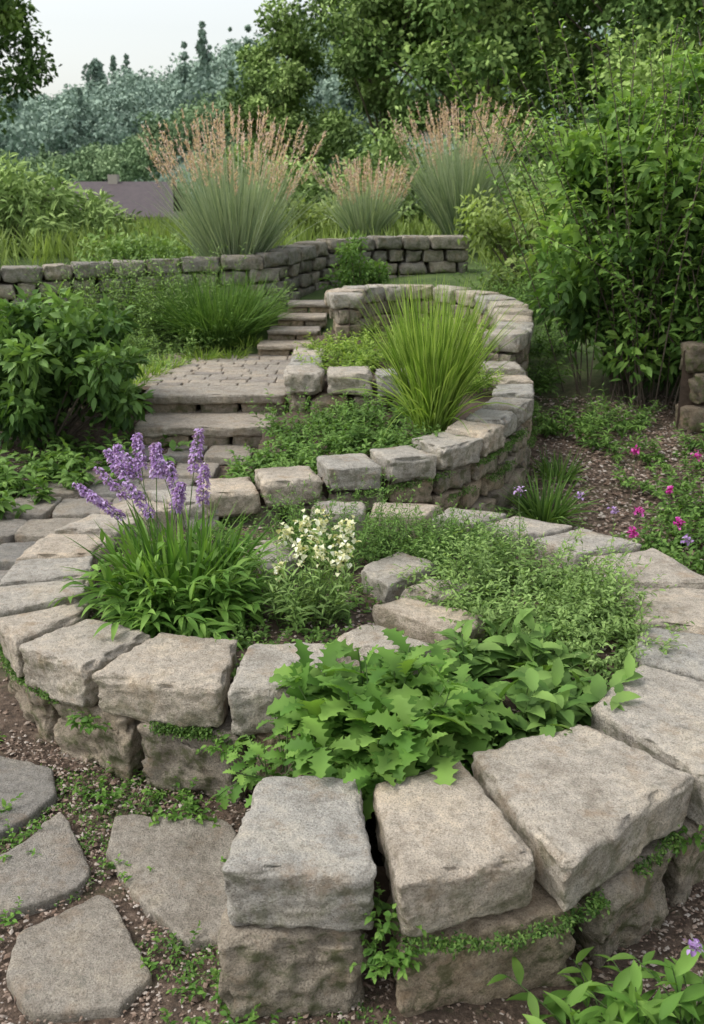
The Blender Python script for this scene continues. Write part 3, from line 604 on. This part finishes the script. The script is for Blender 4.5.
for cx,cy,hh,n in((1.75,4.75,.24,70),(2.05,4.4,.28,80),(2.3,4.9,.35,80),(1.95,5.2,.3,70),(2.5,5.6,.4,70),(1.6,4.4,.16,40),(2.6,6.0,.3,50),(1.45,4.7,.12,24),(1.85,5.8,.2,24),(1.8,3.9,.2,40),(2.1,6.2,.15,20)):
    leafy(mb,(cx,cy,hz(cx,cy)),.2,1.0,hh*.5,hh,n,14,.06,.026,LEAF3,.7,.2,0,1,.002,.1,.9,.5)
for cx,cy,z in((1.63,5.5,.42),(1.36,4.5,.27),(1.72,5.1,.3),(2.1,5.6,.5),(1.5,4.9,.25),(1.9,4.9,.42),(1.62,4.62,.28),(1.95,5.4,.42),(1.8,4.5,.33)):
    m=30;e=np.array([cx,cy,z]);ribbons(mb,e+rng.normal(0,.011,(m,3)),rng.normal(size=(m,3))+[0,0,.5],.021,.015,.6,LEAF3,.3,rng.random(m),2)
    u=np.linspace(0,1,4)[:,None];tubes(mb,(np.array([cx,cy,hz(cx,cy)])*(1-u)+e*u)[None],.002,.0015,1,.5,3)
for cx,cy,z in((1.33,4.75,.3),(1.2,4.95,.32),(1.55,4.3,.3),(2.0,4.7,.45)):
    m=26;e=np.array([cx,cy,z]);ribbons(mb,e+rng.normal(0,.009,(m,3)),rng.normal(size=(m,3))+[0,0,.5],.018,.013,.6,LEAF3,.3,rng.random(m),3)
    u=np.linspace(0,1,4)[:,None];tubes(mb,(np.array([cx,cy,hz(cx,cy)])*(1-u)+e*u)[None],.002,.0015,1,.5,3)
mb.build('flowering_perennial',[M_mid,M_stem,M_pink,M_purple])
mb=MB();grass(mb,(1.08,5.25,.06),.08,.8,.18,.36,260,.010,.9,0);grass(mb,(1.3,6.0,.1),.08,.9,.12,.26,120,.010,.9,0);mb.build('grass_tuft',[M_mid])
mb=MB()
leafy(mb,(.74,1.64,0),.10,1.0,.16,.30,22,8,.13,.044,LANCE,.7,.2,0,1,.003,.2,.9,.5)
leafy(mb,(.56,1.68,0),.08,1.0,.10,.22,12,7,.12,.040,LANCE,.7,.2,0,1,.003,.2,.9,.5)
for e in((.73,1.72,.28),(.79,1.66,.25)):
    m=30;ribbons(mb,np.array(e)+rng.normal(0,.007,(m,3)),rng.normal(size=(m,3))+[0,0,.4],.014,.010,.6,LEAF3,.3,rng.random(m),2)
mb.build('bluebell_plant',[M_bright,M_stem,M_purple])
mb=MB()
for cx,cy,n,s in((-.80,2.68,12,1),(-.55,2.62,14,1),(-.62,2.34,7,.7),(-.33,1.92,9,.8),(-.38,1.72,18,.9),(-.60,2.75,10,1),(-.98,2.42,8,.8),(-.20,1.70,10,.9),(.13,1.72,5,.6),(-.9,2.1,6,.8),(-.45,2.6,12,1),(-.30,1.78,12,.9),(-1.1,2.6,8,1),(-.25,2.35,14,1),(-1.25,2.9,12,1.2),(-.45,1.98,8,.7),(-.15,1.62,8,.8),(.4,1.7,6,.6)):
    leafy(mb,(cx,cy,0),.06,1.0,.04*s,.12*s,n,9,.032*s,.016*s,LEAF,.7,.2,0,1,.001,.1,.9,.5)
for cx,cy,z,n in((.075,1.79,.18,16),(.08,1.83,.26,10),(-.385,2.65,.2,14),(-.86,2.76,.2,10),(-.22,2.45,.2,16),(.90,2.2,.2,8)):
    leafy(mb,(cx,cy,z),.03,1.4,.03,.10,n,7,.034,.018,LEAF,1.0,.2,0,1,.001,.1,.9,.3)
mb.build('creeping_weed',[M_bright,M_stem])
mb=MB();pts=[]
for path,cnt,oo in(([(-.04,2.72,.235),(-.42,2.67,.235),(-.80,2.79,.235),(-1.08,2.99,.235),(-1.26,3.22,.235),(-1.34,3.5,.235)],1300,(0,.03)),([(-.28,1.84,.225),(.06,1.80,.225),(.45,1.85,.225),(.84,2.18,.225)],420,(-.01,.02)),([(x,y,z-.14) for x,y,z in T2],1000,(.10,.15)),([(x,y,z-.27) for x,y,z in T2],800,(.10,.15))):
    at_,LL=frame(path)
    for _ in range(cnt):
        s_=random.random()*LL
        if vn(np.array([[s_*6,cnt,0.]]),3)[0]<.45: continue
        x_,y_,z_=at_(s_,random.uniform(*oo));pts.append((x_,y_,z_+random.uniform(-.02,.01)))
gx_=R(-1.5,.3,5000);gy_=R(1.3,2.9,5000);kk=vn(np.column_stack([gx_*4,gy_*4,gx_*0]),12)>.62
for a_,b2_ in zip(gx_[kk],gy_[kk]): pts.append((a_,b2_,.004))
pts=np.array(pts);i=np.repeat(np.arange(len(pts)),6);b_=pts[i]+rng.normal(0,.008,(len(i),3))*[1,1,.3]
ribbons(mb,b_,rng.normal(size=(len(i),3))+[0,-.3,.4],.012,.006,.7,LEAF3,.2,rng.random(len(i)),0)
mb.build('moss',[M_mid])

# ================================================================= middle distance
mb=MB();n=26000;x=R(-12,9,n);y=11.5+R(0,1,n)**1.3*16;k=vn(np.column_stack([x*.8,y*.8,x*0]),5)>.25;x,y=x[k],y[k];n=len(x)
b0=np.stack([x,y,h(x,y)],1);ribbons(mb,b0,np.stack([rng.normal(0,.25,n),rng.normal(0,.25,n),np.ones(n)],1),R(.2,.5,n),.022*(1+(y-11)/12),.5,LEAF3,0,R(0,1,n)*.6+.4*vn(b0*.7,8),0,flat=True,roll=1.5)
mb.build('meadow_grass',[M_meadow])
shrub('willow_shrub',(-4.5,13,1.5),(.95,.8,.68),60,.22,.4,120,.14,.032,M_tree2,LEAF3,.65,flo=1.0)
shrub('willow_shrub',(-3.75,14,1.36),(.7,.8,.5),45,.2,.34,110,.13,.032,M_tree2,LEAF3,.65,flo=1.0)
shrub('hedge_shrub',(-2.3,11.2,1.1),(.7,.5,.30),36,.14,.24,110,.07,.03,M_pale,LEAF3,.5,flo=.9)
shrub('hedge_shrub',(-.7,14.5,1.4),(1.2,.8,.36),50,.18,.3,110,.09,.035,M_meadow,LEAF3,.6,flo=1.0)
shrub('hedge_shrub',(.05,10.4,1.1),(.35,.3,.32),20,.1,.16,110,.05,.022,M_mid,LEAF3,.6,flo=.8)
shrub('hedge_shrub',(1.9,10.6,1.4),(.7,.6,.5),40,.15,.26,120,.07,.03,M_meadow,LEAF3,.6,flo=.9)
shrub('hedge_shrub',(2.9,12,1.8),(1.0,.8,.7),50,.2,.34,120,.09,.035,M_tree2,LEAF3,.5,flo=1.1)
shrub('hedge_shrub',(-7,15,1.6),(1.4,1,.8),50,.3,.45,120,.14,.05,M_tree2,LEAF3,.5,flo=1.1)
shrub('hedge_shrub',(-.8,21,1.7),(1.6,1.2,.7),60,.3,.5,120,.13,.055,M_tree2,LEAF3,.6,flo=1.1)
shrub('hedge_shrub',(1.2,20,2.0),(1.3,1.0,1.2),60,.3,.5,130,.12,.05,M_tree2,LEAF3,.5,flo=1.1)
shrub('hedge_shrub',(-4.6,24,.7),(1.6,1.2,.3),50,.3,.45,120,.13,.055,M_tree2,LEAF3,.6,flo=.5)
shrub('hedge_shrub',(3.2,17,2.0),(2.2,1.,1.1),60,.3,.5,130,.13,.05,M_tree,LEAF3,.6,flo=1.1)
tree('deciduous_tree',-9.2,25,.8,8.8,2.4,M_tree,46,340,cb=.28,lL=.15,seedtone=.45)
tree('poplar_tree',-2.0,30,.4,6.4,1.8,M_tree2,70,330,cb=.12,lL=.13,top=.9,seedtone=.5)
tree('poplar_tree',.8,27,.6,9.5,2.1,M_tree2,80,350,cb=.1,lL=.13,top=.8,seedtone=.35)
tree('deciduous_tree',3.2,25,.8,12,3.0,M_tree,95,400,cb=.1,lL=.15,seedtone=.65)
tree('deciduous_tree',6.8,23,.9,11,3.2,M_tree,95,400,cb=.1,lL=.15,seedtone=.55)
tree('deciduous_tree',10.4,21,.9,11,3.2,M_tree,60,350,cb=.1,lL=.16,seedtone=.5)
tree('deciduous_tree',5.0,31,.3,15,4.0,M_tree,80,300,cb=.1,lL=.23,seedtone=.45)
tree('deciduous_tree',5.6,16.5,1.2,5.0,1.9,M_tree,55,330,cb=.1,lL=.11,seedtone=.7)
def forest(name,n,xr,yr,mat,rmin,rmax,quads,con=.1,qs=.17):
    # each crown is a cluster of lobes; leaf sprays fill the lobes with random orientation
    mb=MB();x=R(*xr,n);y=R(*yr,n);z=hill(x,y);r=R(rmin,rmax,n);conif=rng.random(n)<con
    K=9;lo=nrm(rng.normal(size=(n,K,3)));lo[...,2]=np.abs(lo[...,2])*1.1-.1;lo*=R(.35,.75,(n,K,1))
    cf=conif[:,None]
    tz=R(0,1,(n,K));lo[...,0]=np.where(cf,lo[...,0]*(1-tz)*.6,lo[...,0]);lo[...,1]=np.where(cf,lo[...,1]*(1-tz)*.6,lo[...,1]);lo[...,2]=np.where(cf,tz*2.0,lo[...,2])
    lr=np.where(cf,.34*(1.15-tz),R(.32,.55,(n,K)))
    lt=rng.normal(0,.10,(n,K))
    i=np.repeat(np.arange(n),quads);m=len(i);j=rng.integers(0,K,m)
    v=nrm(rng.normal(size=(m,3)));rr=rng.random(m)**.25
    rel=lo[i,j]+v*(lr[i,j]*rr)[:,None]
    pos=np.stack([x[i],y[i],z[i]+r[i]*.75],1)+rel*r[i][:,None]*np.array([1,1,1.05])
    ct=np.clip(rng.normal(.45,.2,n),0,1);tn=np.clip(np.where(conif[i],.08,ct[i])+lt[i,j]+v[:,2]*.28+rel[:,2]*.22-.1+rng.normal(0,.07,m),0,1)  # crown shading painted into tone: lighter on upper sides and tops
    d=nrm(rng.normal(size=(m,3)));side=nrm(np.cross(d,v+rng.normal(0,.6,(m,3))));s=qs*r[i]*R(.6,1.4,m);L=(s*.7)[:,None];W=(s*.42)[:,None]
    V=np.stack([pos-d*L,pos+side*W,pos+d*L,pos-side*W],1).reshape(-1,3)
    mb.add(V,(np.arange(4)[None]+4*np.arange(m)[:,None]),np.repeat(tn,4))
    mb.build(name,[mat],smooth=False)
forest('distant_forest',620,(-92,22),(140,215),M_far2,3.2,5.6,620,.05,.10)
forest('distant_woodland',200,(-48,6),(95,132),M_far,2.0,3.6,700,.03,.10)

# ---------------------------------------------------------------- house in the distance
def box(name,x0,x1,y0,y1,z0,z1,mat,par):
    me=bpy.data.meshes.new(name);V=[(x,y,z) for x in(x0,x1) for y in(y0,y1) for z in(z0,z1)]
    me.from_pydata(V,[],[(0,1,3,2),(4,6,7,5),(0,4,5,1),(2,3,7,6),(0,2,6,4),(1,5,7,3)]);me.materials.append(mat)
    o=bpy.data.objects.new(name,me);S.collection.objects.link(o);o.parent=par;return o
M_wallp=plainmat('plaster',[(.2,(.32,.29,.25)),(.8,(.42,.38,.33))],3,.9,.2);M_roof=plainmat('roof_tile',[(.1,(.05,.04,.045)),(.5,(.11,.085,.085))],4,.8,.4,8)
M_glass=plainmat('window_glass',[(0,(.03,.035,.04)),(1,(.05,.06,.07))],2,.15,0)
E=bpy.data.objects.new('farm_house',None);S.collection.objects.link(E)
box('walls',-17,-9.4,52,59,-2.2,1.2,M_wallp,E)
me=bpy.data.meshes.new('roof');V=[(-17.6,51.3,1.0),(-8.9,51.3,1.0),(-8.9,59.7,1.0),(-17.6,59.7,1.0),(-17.0,55.5,2.75),(-9.6,55.5,2.75)]
V+=[(a,b,c-.18) for a,b,c in V];me.from_pydata(V,[],[(0,1,5,4),(2,3,4,5),(7,6,10,11),(9,8,11,10),(0,6,7,1),(2,8,9,3),(0,4,10,6),(3,9,10,4),(1,7,11,5),(2,5,11,8)]);me.materials.append(M_roof)
o=bpy.data.objects.new('roof',me);S.collection.objects.link(o);o.parent=E
for i,xx in enumerate((-16,-14,-12,-10.7)): box('window_%d'%(i+1),xx,xx+.8,51.96,51.99,-.9,.3,M_glass,E)
box('chimney',-13.0,-12.5,55.2,55.8,2.4,3.1,M_wallp,E)

# ---------------------------------------------------------------- light, sky, camera
w=bpy.data.worlds.new('World');S.world=w;w.use_nodes=True;nt=w.node_tree;nt.nodes.clear()
sk=nt.nodes.new('ShaderNodeTexSky');sk.sky_type='NISHITA';sk.sun_disc=False;EL,AZ=math.radians(55),math.radians(-100)
sk.sun_elevation=EL;sk.sun_rotation=AZ;sk.air_density=1.5;sk.dust_density=3;sk.ozone_density=1
hs=N(nt,'ShaderNodeHueSaturation');hs.inputs['Saturation'].default_value=.3;hs.inputs['Value'].default_value=1.62
bg=N(nt,'ShaderNodeBackground',Strength=.15);wo=nt.nodes.new('ShaderNodeOutputWorld')
nt.links.new(sk.outputs[0],hs.inputs['Color']);nt.links.new(hs.outputs[0],bg.inputs[0]);nt.links.new(bg.outputs[0],wo.inputs[0])
sl=bpy.data.lights.new('sun','SUN');sl.energy=1.5;sl.angle=math.radians(22);sl.color=(1,.96,.9);so_=bpy.data.objects.new('sun',sl);S.collection.objects.link(so_)
dv=Vector((math.sin(AZ)*math.cos(EL),math.cos(AZ)*math.cos(EL),math.sin(EL)));so_.rotation_euler=dv.to_track_quat('Z','Y').to_euler();so_.location=(0,0,20)
S.view_settings.view_transform='Standard';S.view_settings.look='None';S.view_settings.exposure=0
cam=bpy.data.cameras.new('camera');co_=bpy.data.objects.new('camera',cam);S.collection.objects.link(co_);S.camera=co_
co_.location=(0,0,1.8);co_.rotation_euler=(math.radians(90-17.6),0,0);cam.sensor_fit='VERTICAL';cam.sensor_height=24;cam.lens=23.04
cam.clip_start=.05;cam.clip_end=3000;cam.dof.use_dof=True;cam.dof.focus_distance=3.2;cam.dof.aperture_fstop=4.0
